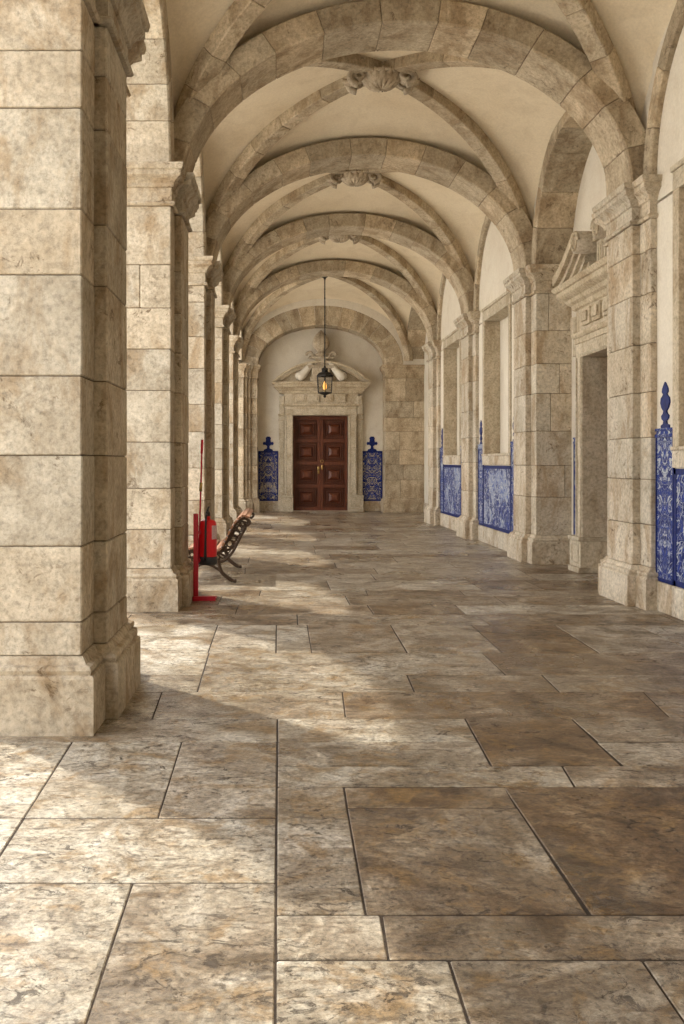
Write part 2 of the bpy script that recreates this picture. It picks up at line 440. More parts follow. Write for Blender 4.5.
row(Yp(653), Yp(625), [(-.6, -.605), (-.03, -.03), (.27, .27), (1.07, 1.09), (1.87, 1.885), (2.68, 2.7), (3.5, 3.5)], [.1, .3, .2, .6, .45, .98, .5, .45, .5])
y = Yp(625)
while y < 30.3:
    d = fr.uniform(.42, 1.15); y1 = min(30.3, y+d)
    xs = [(v, v+fr.uniform(-.03, .03)) for v in []]; xcur = XL0+fr.uniform(.5, 1.4)
    while xcur < XR0-.5: xs.append((xcur, xcur+fr.uniform(-.02, .02))); xcur += fr.uniform(.7, 2.3)
    row(y, y1, xs, [fr.choice([.2, .3, .45, .6, .7, .85, .95]) for _ in range(len(xs)+1)]); y = y1
y = 2.05
while y > -8:
    d = fr.uniform(.5, 1.1); y0 = y-d
    xs = []; xcur = XL0+fr.uniform(.5, 1.4)
    while xcur < XR0-.5: xs.append((xcur, xcur)); xcur += fr.uniform(.7, 1.9)
    row(y0, y, xs, None); y = y0
fl.mi = 1; fl.t = 0; fl.box(XL0, XR0, -8.6, 30.3, -.12, -.003, 0); fl.mi = 0
structure(fl.build('floor', [M['floor'], M['grout']]))
cg = MB(); cg.box(-40, XL0, -30, 60, -.3, -.16, 0); structure(cg.build('courtyard_ground', M['court']))

# ------------------------------------------------------------------ piers
ordL = ['far behind the viewpoint', 'just behind the viewpoint', 'beside the viewpoint', 'nearest and largest, its plinth filling the left foreground',
        'second along, the red stand at its foot', 'third along, just beyond the slatted bench', 'fourth along, narrow sliver in the row', 'last before the end wall']
ordR = ['far behind the viewpoint', 'just behind the viewpoint', 'beside the viewpoint', 'out of view right of the viewpoint',
        'nearest, between the tall blue tile strip and the scrolled doorway', 'beyond the scrolled doorway, broad block-jointed side', 'between the two blind windows', 'last before the end wall']
for i, yc in enumerate(PY):
    if i < 1: continue
    pier(yc, 'L', 'grey arcade pier on the left, ' + ordL[i], 'arcade piers on the left', i)
    pier(yc, 'R', 'pale pier on the right, ' + ordR[i], 'wall piers on the right', i)

def end_pier(rects, label, seed, split):
    rng = random.Random(seed)
    r0 = rects[0]
    t = thing('end_pier', label, 'pier', ((r0[0]+r0[1])/2, (r0[2]+r0[3])/2, 0))
    sh, p, c = MB(), MB(), MB(); lv = levels(.45, CAPZ, rng)
    for k, r in enumerate(rects):
        courses(sh, *r, lv, rng, split, 0)
        p.sweep_rect(*r, [(o*.8, z) for o, z in PLI]); c.sweep_rect(*r, [(o*.7, z) for o, z in CAP])
    sh.build('shaft', [M['arch'], M['mortar']], t); p.build('plinth', M['arch'], t); c.build('capital', M['arch'], t)
end_pier([(3.36, XD+.1, ENDY, BACKY)], 'brown block-jointed corner pier right of the end doorway', 77, .85)
end_pier([(-1.30, -.70, ENDY, BACKY), (-1.30, -.92, ENDY-.14, ENDY+.1), (-1.30, -1.02, ENDY-.28, ENDY+.0), (XLO, -1.12, ENDY-.45, BACKY)], 'stepped corner pier with slender edges left of the end doorway', 78, 0)

# ------------------------------------------------------------------ transverse arches
nth = {1: 'behind the viewpoint', 2: 'overhead beside the viewpoint', 3: 'just above the near left pier, mostly out of frame', 4: 'nearest whole one in view and the largest', 5: 'second in view, beyond the nearest carved boss',
       6: 'third in view, beyond the second carved boss', 7: 'fourth in view, in front of the hanging lantern'}
for i, yc in enumerate(PY):
    if i < 1: continue
    rng = random.Random(100+i); mb = MB()
    ring(mb, 'x', CX, SPR, 2.515, 1.84, .29, yc-.37, yc+.37, 13, rng, out_h=2.80, out_r=2.13)
    o = mb.build('transverse_arch', [M['arch'], M['mortar']], off=(CX, yc, SPR))
    tag(o, 'stone arch spanning the gallery, ' + nth[i], 'arch', 'transverse arches of the gallery')
mb = MB(); ring(mb, 'x', 1.34, SPR, 2.02, 1.27, .4, ENDY-.02, BACKY-.01, 17, random.Random(200), out_h=2.60, out_r=1.90)
o = mb.build('end_arch', [M['arch'], M['mortar']], off=(1.34, ENDY+.3, SPR)); tag(o, 'stone arch set against the end wall around the white lunette over the door', 'arch')

# ------------------------------------------------------------------ vault: plaster webs (ceiling), diagonal ribs, bosses
bays = []
for a, b_ in zip(PY[1:], PY[2:]): bays.append((a, b_))
bays.append((PY[-1], ENDY))
web = MB(); web.smooth = True
def zd(t): return SPR + (CROWN-SPR)*math.sqrt(max(0, 1-t*t))
def webz(t, k, edge): 
    zr = CROWN - (CROWN-edge)*t**1.6
    d = zd(t); return d + (zr-d)*math.sqrt(max(0, 1-k*k))
NA, NK = 22, 24
for (ya, yb) in bays:
    yc, hb = (ya+yb)/2, (yb-ya)/2
    for axis in (0, 1):
        for sg in (-1, 1):
            edge = SPR+WRISE if axis == 1 else SPR+1.80
            rings = []
            for i in range(NA+1):
                al = PI/2*i/NA; t = math.sin(al); r_ = []
                for q in range(NK+1):
                    k = math.sin(PI/2*(2*q/NK-1)); z = webz(t, k, edge)
                    if axis == 1: r_.append((CX+WA*t*k, yc+sg*hb*t, z))
                    else: r_.append((CX+sg*WA*t, yc+hb*t*k, z))
                rings.append(r_)
            web.loft(rings, closed=False, caps=False)
bmesh.ops.remove_doubles(web.bm, verts=web.bm.verts, dist=1e-5)
structure(web.build('ceiling', M['web']))
rf = MB(); rf.box(XLO, XD+.55, -3.7, BACKY+.5, 7.9, 8.05, 0); structure(rf.build('ceiling', M['web']))  # unseen roof slab over the webs, added to stop light leaking in
bayname = ['behind the viewpoint', 'overhead at the viewpoint', 'nearest vault, cut by the frame top', 'vault of the nearest carved boss', 'vault of the second carved boss', 'vault of the third carved boss', 'last vault with the lantern']
for bi, (ya, yb) in enumerate(bays):
    yc, hb = (ya+yb)/2, (yb-ya)/2
    for sg in (-1, 1):
        rng = random.Random(300+bi*2+sg); mb = MB()
        L = math.hypot(WA, hb); dx, dy = WA/L, sg*hb/L; nx, ny = -dy, dx
        W = .115
        def mk(s0, s1, ins=0, n=3, cc=.012, dd=0):
            def F(u, a, b_):
                t = s0+(s1-s0)*u; rr = L*math.cos(t); 
                h_ = (CROWN-SPR)*math.sin(t)
                nrm = Vector((math.cos(t)/L*1.0, math.sin(t)/(CROWN-SPR))); nrm.normalize()
                o_ = (-.155+ins) + (.20-2*ins)*a
                rr2 = rr + nrm.x*o_; zz = SPR+h_+nrm.y*o_
                w = (-W+ins+(2*W-2*ins)*b_)
                return (CX-dx*rr2+nx*w, yc-dy*rr2+ny*w, zz)
            mb.block(F, L*(s1-s0), .2, 2*W, n, cc)
        nb = 15; lo = .05; hi = PI-.05
        cuts = [lo+(hi-lo)*(i+(rng.uniform(-.15, .15) if 0 < i < nb else 0))/nb for i in range(nb+1)]
        for s0, s1 in zip(cuts, cuts[1:]): mk(s0+.0009, s1-.0009)
        mb.mi = 1; mk(lo+.001, hi-.001, .014, 50, .001); mb.mi = 0
        o = mb.build('diagonal_rib', [M['arch'], M['mortar']], off=(CX, yc, SPR))
        tag(o, 'diagonal rib rising to the ' + ('right' if sg == 1 else 'left') + ', ' + bayname[bi], 'rib', 'diagonal ribs of the vaults')

def boss(yc, label):
    t = thing('carved_boss', label, 'boss', (CX, yc, CROWN-.14), 'carved bosses of the vaults')
    z = CROWN-.10
    s = MB(); s.smooth = True
    n, m_ = 96, 10; rings = []
    for i in range(m_):
        f = i/(m_-1); r_ = []
        for k in range(n):
            a = 2*PI*k/n; rr = (.04+.25*math.sin(f*PI/2))*(1+.09*f*math.cos(16*a))
            r_.append((CX+rr*math.cos(a), yc+rr*math.sin(a)*.9, z-.20*math.cos(f*PI/2)-.03+.014*math.cos(16*a)))
        rings.append(r_)
    s.loft(rings); s.build('shell', M['carved'], t)
    rim = MB(); rim.smooth = True; rim.tube([(CX+.27*math.cos(2*PI*k/32), yc+.245*math.sin(2*PI*k/32), z-.045) for k in range(33)], .028, 8); rim.build('rim', M['carved'], t)
    for sg in (-1, 1):
        for sy in (-1, 1):
            v = MB(); v.smooth = True
            pts = []; rad = []
            for k in range(40):
                a = k/39*2.5*PI-.5*PI; r = .135*(1-k/46)
                pts.append((CX+sg*(.335+r*math.cos(a)), yc+sy*(.13+.03*k/39), z-.105+r*math.sin(a)*.8)); rad.append(.05*(1-k/60))
            v.tube(pts, rad, 8); v.build('scroll', M['carved'], t)
        lf = MB(); lf.smooth = True
        rings = []
        for i in range(9):
            f = i/8; w = .12*math.sin(PI*min(1, f*.9+.08)); x = CX+sg*(.20+.34*f); zz = z-.05-.09*math.sin(f*PI*.7)
            rings.append([(x, yc-w, zz+.01), (x, yc-w*.45, zz-.035), (x, yc, zz-.012), (x, yc+w*.45, zz-.035), (x, yc+w, zz+.01), (x, yc, zz+.05)])
        lf.loft(rings); lf.build('leaf', M['carved'], t)
bn = {2: 'carved shell boss over the near vault, above the frame', 3: 'nearest carved shell boss with scrolls where the ribs cross', 4: 'second carved shell boss, beyond the nearest whole arch', 5: 'third and smallest carved boss, high before the lantern'}
for bi, (ya, yb) in enumerate(bays):
    if bi in bn: boss((ya+yb)/2, bn[bi])

# ------------------------------------------------------------------ left side: arcade arches and the wall above them
wl = MB()
lname = {1: 'behind the viewpoint', 2: 'beside the viewpoint', 3: 'between the nearest two left piers', 4: 'above the slatted bench', 5: 'beyond the bench, third opening', 6: 'fourth opening, a narrow sliver', 7: 'last opening before the end wall'}
lb = list(zip(PY[1:], PY[2:])) + [(PY[-1], ENDY+.3)]
for i, (a, b_) in enumerate(lb):
    uc = (a+b_)/2 if i < len(lb)-1 else (a+.75+ENDY-.45)/2
    h = (b_-a)/2-.75 if i < len(lb)-1 else (ENDY-.45-a-.75)/2
    mb = MB(); ring(mb, 'y', uc, SPR+CUP, h+.005, 1.52, .38, XLO+.02, XL, 11, random.Random(400+i))
    o = mb.build('arcade_arch', [M['pier'], M['mortar']], off=((XL+XLO)/2, uc, SPR))
    tag(o, 'grey stone arch of the open arcade on the left, ' + lname[i+1], 'arch', 'arches of the left arcade')
    arch_wall(wl, 'y', uc, a, b_, SPR+CUP+.001, h+.2, 1.7, 7.6, XLO+.05, XL-.03)
wl.box(XLO+.03, XL-.03, -3.4, ENDY+.8, 7.55, 7.9, 0)
wl.box(XLO+.03, XL-.03, BACKY, BACKY+.4, 0, 7.9, 0)
structure(wl.build('wall_left', M['web']))

# ------------------------------------------------------------------ right side
wr = MB()
wr.smooth = False
DEEP = (3, 6)     # bays with a deep arch: the scrolled doorway and the last one
HO, HW = 1.12, .97
WZ0, WZ1, WI0, WI1 = 1.54, 4.66, 1.76, 4.40
BX = 4.42
def recess_tiles(): pass
rname = {0: 'behind the viewpoint', 1: 'beside the viewpoint', 2: 'at the right edge of the frame', 4: 'just beyond the block-jointed pier', 5: 'farther of the two'}
rb = list(zip(PY[1:], PY[2:])) + [(PY[-1], ENDY)]
wn = 0
FIN_W = 1.3
FIN = [(.0, .0), (.062, .0), (.062, .03), (.03, .045), (.022, .075), (.05, .10), (.056, .13), (.03, .155), (.022, .18), (.05, .215), (.07, .27), (.062, .32), (.036, .345), (.026, .36), (.045, .385), (.04, .42), (.018, .46), (0, .49)]
def finial_outline(sc=1.0, zs=1.0):
    r = [(u*sc*FIN_W, z*zs) for u, z in FIN]; return r + [(-u, z) for u, z in r[::-1][1:-1]] 
def tile_pilaster(ya, yb, x, label, z1=1.96):
    yc = (ya+yb)/2
    t = thing('tile_pilaster', label, 'tile panel', (x, yc, .32), 'blue tile pilasters with urn finials')
    b1 = MB(); b1.box(x-.014, x, ya+.004, yb-.004, .32, z1-.10, .003); b1.build('tile_field', M['tile_py'], t)
    b2 = MB(); w = (yb-ya)/2
    b2.box(x-.022, x, ya, ya+.028, .32, z1-.1, .003); b2.box(x-.022, x, yb-.028, yb, .32, z1-.1, .003)
    b2.box(x-.022, x, ya, yb, .32, .36, .003)
    b2.build('border', M['blue'], t)
    b3 = MB(); b3.box(x-.03, x, ya-.0, yb+.0, z1-.10, z1-.06, .004); b3.box(x-.02, x, ya+.015, yb-.015, z1-.06, z1-.03, .004); b3.box(x-.03, x, ya, yb, z1-.03, z1, .004)
    b3.build('cornice', M['tile_py'], t)
    b4 = MB(); b4.prism(finial_outline(min(1.3, w/.14)), lambda u, d, z: (x-d, yc+u, z1+z), 0, .016); b4.build('urn_finial', M['blue'], t)
    return t
def tile_panel(ya, yb, x, label, z1=1.53):
    t = thing('tile_mural', label, 'tile panel', (x, (ya+yb)/2, .32), 'blue tile scenes under the windows')
    b1 = MB(); b1.box(x-.012, x, ya+.05, yb-.05, .37, z1-.05, .003); b1.build('painted_scene', M['tile_y'], t)
    b2 = MB()
    for r in ((ya, yb, .32, .38), (ya, yb, z1-.06, z1), (ya, ya+.06, .32, z1), (yb-.06, yb, .32, z1)): b2.box(x-.018, x, r[0], r[1], r[2], r[3], .003)
    b2.build('border', M['blue'], t)
bs = MB()
for i, (a, b_) in enumerate(rb):
    yc = (a+b_)/2; hb = (b_-a)/2
    if i not in DEEP:
        # plaster wall with the hole for the blind window
        y0, y1 = a+.55, b_-.55
        wr.box(XW, XW+.6, y0, y1, 0, WI0-.03, 0); wr.box(XW, XW+.6, y0, y1, WI1+.03, 7.6, 0)
        wr.box(XW+.3, XW+.65, y0+.01, y1-.01, WI0-.04, WI1+.04, 0)
        wr.box(XW, XW+.6, y0, yc-HW-.05, WI0, WI1, 0); wr.box(XW, XW+.6, yc+HW+.05, y1, WI0, WI1, 0)
        wn += 1
        t = bpy.data.objects.new('window_%d' % wn, None); t.location = (XW, yc, WZ0); COL.objects.link(t); structure(t)
        f = MB(); 
        f.box(XW-.03, XW+.295, yc-HO, yc-HW, WI0, WI1, .006); f.box(XW-.03, XW+.295, yc+HW, yc+HO, WI0, WI1, .006)
        f.box(XW-.03, XW+.295, yc-HO, yc+HO, WI1, WZ1-.06, .006); f.box(XW-.05, XW+.1, yc-HO-.02, yc+HO+.02, WZ1-.06, WZ1, .008)
        f.build('window_frame', M['portal'], t)
        s = MB(); s.box(XW-.035, XW+.34, yc-HO, yc+HO, WZ0, WI0-.04, .006); s.box(XW-.05, XW+.34, yc-HO-.01, yc+HO+.01, WI0-.04, WI0, .008); s.build('window_sill', M['pale'], t)
        pn = MB(); pn.box(BX-.03, BX+.0, yc-HW-.01, yc+HW+.01, WI0-.01, WI1+.01, 0)
        pn.build('blind_panel', M['wall'], t)
        mb = MB(); ring(mb, 'y', yc, SPR, 1.585, 1.66, .2, XR-.01, XW+.05, 9, random.Random(500+i))
        o = mb.build('wall_arch', [M['arch'], M['mortar']], off=(XW, yc, SPR)); tag(o, 'thin stone wall arch above the blind window ' + rname[i], 'arch', 'wall arches over the windows')
        # base course and tiles
        bs.mi = 0
        xx = yc-1.56
        while xx < yc+1.56:
            nx_ = min(yc+1.58, xx+.9); bs.box(XW-.035, XW+.02, xx+.003, nx_-.003, 0, .315, .008); xx = nx_
        if i >= 2:
            tile_panel(yc-HO, yc+HO, XW, 'blue and white tile scene below the blind window ' + rname[i])
            tile_pilaster(yc+HO, yc+1.575, XW, {2: 'large near blue tile strip with urn finial, at the right edge of the frame', 4: 'tile strip with urn finial at the far end of the nearer full window', 5: 'tile strip with urn finial beside the last right pier'}[i])
            tile_pilaster(yc-1.575, yc-HO, XW, {2: 'tile strip with urn finial outside the right edge of the frame', 4: 'thin blue tile strip with urn finial just past the block-jointed pier', 5: 'thin blue tile strip with urn finial just past the pier between the windows'}[i])
    else:
        y0, y1 = a+.5, b_-.5
        hh = (b_-a)/2-.67 if i == 3 else (ENDY-a-.67)/2; uc = yc if i == 3 else (a+.67+ENDY)/2
        arch_wall(wr, 'y', uc, a+.3, b_+(.2 if i == 6 else -.3), SPR+.001, hh+.08, 1.76, 7.6, XW, XD+.1)
        mb = MB(); ring(mb, 'y', uc, SPR, hh+.003, 1.70, .24, XR-.01, XD+.05, 9, random.Random(520+i), c=.01)
        o = mb.build('deep_arch', [M['arch'], M['mortar']], off=(XR+.3, uc, SPR))
        tag(o, 'deep stone arch in the right wall ' + ('over the scrolled doorway' if i == 3 else 'in the last bay before the end wall'), 'arch')
        if i == 3:
            dc = 12.45; dh = .90; dz = 3.12
            wr.box(XD, XD+.55, y0, dc-dh-.1, 0, 7.6, 0); wr.box(XD, XD+.55, dc+dh+.1, y1, 0, 7.6, 0); wr.box(XD, XD+.55, dc-dh-.1, dc+dh+.1, dz+.1, 7.6, 0); wr.box(XD+.4, XD+.6, dc-dh-.1, dc+dh+.1, -.05, dz+.1, 0)
            bs.box(XD-.03, XD+.02, 13.86, 14.58, 0, .315, .008)
            tile_pilaster(14.08, 14.46, XD, 'slim blue tile strip with urn finial between the scrolled doorway and the pier beyond', 1.98)
        else:
            wr.box(XD, XD+.55, y0, y1+1.3, 0, 7.6, 0); bs.box(XD-.03, XD+.02, a+.7, ENDY-.02, 0, .315, .008)
wr.box(XD+.12, XD+.5, -3.4, BACKY+.4, 7.4, 7.9, 0)
for yc in PY[1:]: wr.box(XD+.04, XD+.55, yc-.9, yc+.9, 0, 7.6, 0)
for yc in PY[1:]: wr.box(XW+.02, XD+.1, yc-.66, yc+.66, SPR+.003, 7.59, 0)
structure(wr.build('wall_right', M['wall']))
structure(bs.build('baseboard_right', M['pale']))

# ------------------------------------------------------------------ end wall
wf = MB(); wf.box(XLO, XD+.5, -3.7, -3.4, -.1, 7.9, 0); structure(wf.build('added_blocking_wall', M['wall']))  # unseen wall behind the camera, added to cut light from the open end
wb = MB(); DC, DH, DZ = 1.335, .895, 3.10
wb.box(DC-DH-.1, DC+DH+.1, BACKY+.35, BACKY+.6, -.05, DZ+.1, 0)
wb.box(XLO, DC-DH-.1, BACKY, BACKY+.5, 0, 7.6, 0); wb.box(DC+DH+.1, XD+.4, BACKY, BACKY+.5, 0, 7.6, 0); wb.box(DC-DH-.1, DC+DH+.1, BACKY, BACKY+.5, DZ+.1, 7.6, 0)
arch_wall(wb, 'x', 1.34, XLO, XD+.4, SPR+.001, 2.15, 1.42, 7.6, ENDY-.012, BACKY)
structure(wb.build('wall_back', M['wall']))
eb = MB(); eb.box(-.70, .02, BACKY-.03, BACKY+.01, 0, .33, .006); eb.box(2.64, 3.36, BACKY-.03, BACKY+.01, 0, .33, .006)
structure(eb.build('baseboard_back', M['pale']))
def end_tiles(x0, x1, label):
    xc = (x0+x1)/2; t = thing('tile_mural', label, 'tile panel', (xc, BACKY, .33), 'blue tile panels beside the end door')
    Y = BACKY
    b1 = MB(); b1.box(x0+.03, x1-.03, Y-.014, Y, .36, 1.92, .003); b1.build('tile_field', M['tile_x'], t)
    b2 = MB()
    for r in ((x0, x1, .33, .38), (x0, x1, 1.90, 1.96), (x0, x0+.035, .33, 1.96), (x1-.035, x1, .33, 1.96)): b2.box(r[0], r[1], Y-.02, Y, r[2], r[3], .003)
    b2.build('border', M['blue'], t)
    cr = MB()   # cross-shaped finial on a little foot
    o = [(-.16, 0), (.16, 0), (.13, .05), (.05, .08), (.04, .16), (.10, .20), (.155, .19), (.18, .245), (.155, .30), (.09, .285), (.075, .36), (.09, .42), (.045, .47), (-.045, .47), (-.09, .42), (-.075, .36), (-.09, .285), (-.155, .30), (-.18, .245), (-.155, .19), (-.10, .20), (-.04, .16), (-.05, .08), (-.13, .05)]
    cr.prism([(u*1.0, z) for u, z in o], lambda u, d, z: (xc+u, Y-d, 1.96+z), 0, .018); cr.build('cross_finial', M['blue'], t)
end_tiles(-.69, -.04, 'blue painted tile panel with cross finial left of the end door')
end_tiles(2.68, 3.35, 'blue painted tile panel with cross finial right of the end door')

# ------------------------------------------------------------------ portals: local frame u across, d out of the wall, z up
def volute(mb, to, uc, zc, R, d0, d1, hand=1, turns=2.2):
    """scroll: a rolled drum with a spiral raised on its end"""
    n = 28
    mb.loft([[to(uc+R*math.cos(2*PI*k/n), d, zc+R*math.sin(2*PI*k/n)) for k in range(n)] for d in (d0, d1)])
def spiral(mb, to, uc, zc, R, d, hand=1, turns=2.3, r=.014):
    pts = []
    for k in range(52):
        a = k/51*turns*2*PI; rr = R*(1-.92*k/51); pts.append(to(uc+hand*rr*math.cos(a), d, zc+rr*math.sin(a)))
    mb.tube(pts, [r*(1-.4*k/51) for k in range(52)], 6)
def portal(t, to, uc, style):
    def bx(mb, u0, u1, d0, d1, z0, z1, c=.006):
        p, q = to(uc+u0, d0, z0), to(uc+u1, d1, z1)
        mb.box(p[0], q[0], p[1], q[1], z0, z1, c)
    def mould(mb, hw, prof):   # horizontal moulding with returns; prof (out,z) projecting from depth 0
        mb.loft([[to(uc-hw-o, -.05, z), to(uc-hw-o, base+o, z), to(uc+hw+o, base+o, z), to(uc+hw+o, -.05, z)] for o, z in prof])
    H, Z = .90, 3.11
    for sg in (-1, 1):
        j = MB()
        # door casing, then the outer pilaster strip; both on a pedestal
        a0, a1 = sorted((sg*H, sg*(H+.26))); bx(j, a0, a1, -.25, .25, .52, Z)
        a0, a1 = sorted((sg*(H+.02), sg*(H+.05))); bx(j, a0, a1, .25, .265, .52, Z, .004)
        a0, a1 = sorted((sg*(H+.20), sg*(H+.24))); bx(j, a0, a1, .25, .27, .52, Z, .004)
        a0, a1 = sorted((sg*(H+.26), sg*(H+.46))); bx(j, a0, a1, -.02, .14, .52, Z+.02)
        a0, a1 = sorted((sg*(H+.30), sg*(H+.42))); bx(j, a0, a1, .14, .155, .62, Z-.25, .004)
        j.build('jamb', M['portal'], t)
        p = MB()
        a0, a1 = sorted((sg*(H-.01), sg*(H+.48))); bx(p, a0, a1, -.25, .30, 0, .08); bx(p, a0, a1, -.25, .275, .08, .46)
        a0, a1 = sorted((sg*(H+.07), sg*(H+.38)))
        bx(p, a0, a1, .275, .285, .13, .15, .002); bx(p, a0, a1, .275, .285, .39, .41, .002); bx(p, a0, a0+.02, .275, .285, .15, .39, .002); bx(p, a1-.02, a1, .275, .285, .15, .39, .002)
        a0, a1 = sorted((sg*(H-.01), sg*(H+.49))); bx(p, a0, a1, -.25, .305, .46, .52, .015)
        p.build('pedestal', M['portal'], t)
        k = MB()
        a0, a1 = sorted((sg*(H+.24), sg*(H+.48))); bx(k, a0, a1, -.02, .18, Z-.16, Z-.11, .01); bx(k, a0, a1, -.02, .19, Z+.0, Z+.05, .01)
        a0, a1 = sorted((sg*(H+.27), sg*(H+.45))); bx(k, a0, a1, -.02, .24, Z+.05, Z+.36); bx(k, a0, a1, .0, .28, Z+.36, Z+.62, .03)
        k.build('bracket', M['portal'], t)
    l = MB(); base = .25
    bx(l, -H-.26, H+.26, -.25, .25, Z, Z+.28); bx(l, -H-.26, H+.26, .25, .27, Z+.20, Z+.28, .005); bx(l, -H-.05, H+.05, .25, .265, Z+.02, Z+.05, .004)
    l.build('lintel', M['portal'], t)
    f = MB()
    base = .24; mould(f, H+.32, [(.0, Z+.28), (.03, Z+.30), (.05, Z+.33), (.05, Z+.36), (.0, Z+.37)])
    bx(f, -H-.30, H+.30, -.05, .24, Z+.36, Z+.74)
    for k in range(4):    # raised panels of the frieze
        u = -.66+.44*k; bx(f, u-.17, u+.17, .24, .285, Z+.43, Z+.67, .006); bx(f, u-.11, u+.11, .285, .315, Z+.48, Z+.62, .006)
    f.build('frieze', M['portal'], t)
    c = MB(); base = .24
    mould(c, H+(.42 if style == 'segmental' else .34), [(.0, Z+.70), (.03, Z+.72), (.05, Z+.78), (.09, Z+.81), (.12, Z+.86), (.19, Z+.90), (.21, Z+.92), (.21, Z+.99), (.24, Z+1.0), (.27, Z+1.05), (.27, Z+1.07), (0, Z+1.09)])
    c.build('cornice', M['portal'], t)
    zt = Z+1.08; CW = .42 if style == 'segmental' else .34; hw = H+CW+.25
    if style == 'segmental':
        s = MB(); n = 26; rise = .66; R = (hw*hw+rise*rise)/(2*rise)
        def arc(off):
            hw2 = hw; a = math.asin(hw/R); return [( (R-off)*math.sin(-a+2*a*i/n), zt+rise-R+(R-off)*math.cos(-a+2*a*i/n)) for i in range(n+1)]
        for off, th, d1 in ((0, .06, .49), (.06, .05, .43), (.11, .06, .38)):
            A, B = arc(off), arc(off+th)
            s.loft([[to(uc+p[0], -.02, max(zt, p[1])), to(uc+p[0], d1, max(zt, p[1])), to(uc+q[0], d1, max(zt-.004, q[1])), to(uc+q[0], -.02, max(zt-.004, q[1]))] for p, q in zip(A, B)])
        s.build('pediment', M['portal'], t)
        ty = MB(); A = arc(.14); ty.loft([[to(uc+p[0], -.02, zt-.02), to(uc+p[0], .26, zt-.02), to(uc+p[0], .26, max(zt, p[1])), to(uc+p[0], -.02, max(zt, p[1]))] for p in A]); ty.build('tympanum', M['portal'], t)
        # crowning ornament: urn, volutes, tall fluted acorn
        o = MB(); bx(o, -.34, .34, .26, .50, zt, zt+.16, .02); bx(o, -.30, .30, .24, .48, zt+.16, zt+.42, .04); bx(o, -.44, .44, .2, .50, zt+.42, zt+.52, .03); bx(o, -.2, .2, .2, .44, zt+.52, zt+.74, .04); bx(o, -.28, .28, .2, .46, zt+.74, zt+.80, .02)
        o.build('pedestal_block', M['carved'], t)
        for sg in (-1, 1):
            v = MB(); v.smooth = True
            pts, rd = [], []
            for k in range(40):
                f_ = k/39
                if f_ < .55: g_ = f_/.55; pts.append(to(uc+sg*(.30+.38*g_**1.3), .40, zt+.62-.48*g_)); rd.append(.07+.085*g_)
                else: a = (f_-.55)/.45*1.5*PI; r = .12*(1-.6*(f_-.55)/.45); pts.append(to(uc+sg*(.66-.0+r*math.sin(a)*.6), .38, zt+.14+r*.2+(1-math.cos(a))*r*.5)); rd.append(.14*(1-.6*(f_-.55)/.45))
            v.tube(pts, rd, 10)
            v.build('volute', M['wall'], t)
            ear = MB(); ear.smooth = True
            pts, rd = [], []
            for k in range(20): a = k/19*1.7*PI; r = .12*(1-.5*k/19); pts.append(to(uc+sg*(.36+r*math.cos(a)), .36, zt+.90+r*math.sin(a)-.06)); rd.append(.05)
            ear.tube(pts, rd, 8); ear.build('scroll', M['carved'], t)
        ac = MB(); ac.smooth = True; p0 = to(uc, .34, 0)
        ac.lathe(p0[0], p0[1], [(.10, 0), (.20, .03), (.20, .09), (.10, .13), (.15, .20), (.245, .32), (.26, .44), (.22, .60), (.15, .72), (.06, .81), (.0, .87)], 40, zt+.80, .07, 10)
        ac.build('acorn_finial', M['carved'], t)
    else:
        for sg in (-1, 1):
            s = MB()
            P0, P1 = (sg*hw, zt-.02), (sg*.56, zt+.42)      # raking curve from cornice end to the scroll
            def rk(f_, o_):
                u = P0[0]+(P1[0]-P0[0])*f_; z = P0[1]+(P1[1]-P0[1])*(f_**1.45); return (u, z+o_)
            for q, (o0, o1, d1) in enumerate(((.06, .20, .50), (-.02, .07, .43), (-.10, -.01, .37), (-.18, -.09, .31))):
                s.loft([[to(uc+sg*.008*q+rk(i/12, o0)[0], -.02, max(zt-.01, rk(i/12, o0)[1])), to(uc+sg*.008*q+rk(i/12, o0)[0], d1, max(zt-.01, rk(i/12, o0)[1])), to(uc+sg*.008*q+rk(i/12, o1)[0], d1, max(zt, rk(i/12, o1)[1])), to(uc+sg*.008*q+rk(i/12, o1)[0], -.02, max(zt, rk(i/12, o1)[1]))] for i in range(13)])
            s.loft([[to(uc+sg*.04+rk(i/12, 0)[0], -.02, zt-.01), to(uc+sg*.04+rk(i/12, 0)[0], .25, zt-.01), to(uc+sg*.04+rk(i/12, 0)[0], .25, max(zt, rk(i/12, -.05)[1])), to(uc+sg*.04+rk(i/12, 0)[0], -.02, max(zt, rk(i/12, -.05)[1]))] for i in range(13)])
            s.build('raking_cornice', M['portal'], t)
            v = MB(); v.smooth = True; zc = zt+.45
            volute(v, to, uc+sg*.43, zc, .155, -.02, .50); v.smooth = False
            vo = v.build('volute', M['carved'], t)
            sp = MB(); sp.smooth = True; spiral(sp, to, uc+sg*.43, zc, .145, .505, -sg, 2.2, .026)
            sp.build('spiral', M['portal'], vo)
        m_ = MB(); bx(m_, -.26, .26, -.02, .26, zt-.01, zt+.42, .02); bx(m_, -.30, .30, -.02, .31, zt+.42, zt+.48, .02)
        for k in range(5): bx(m_, -.2+.09*k, -.16+.09*k, .26, .275, zt+.05, zt+.36, .003)
        m_.build('centre_block', M['portal'], t)

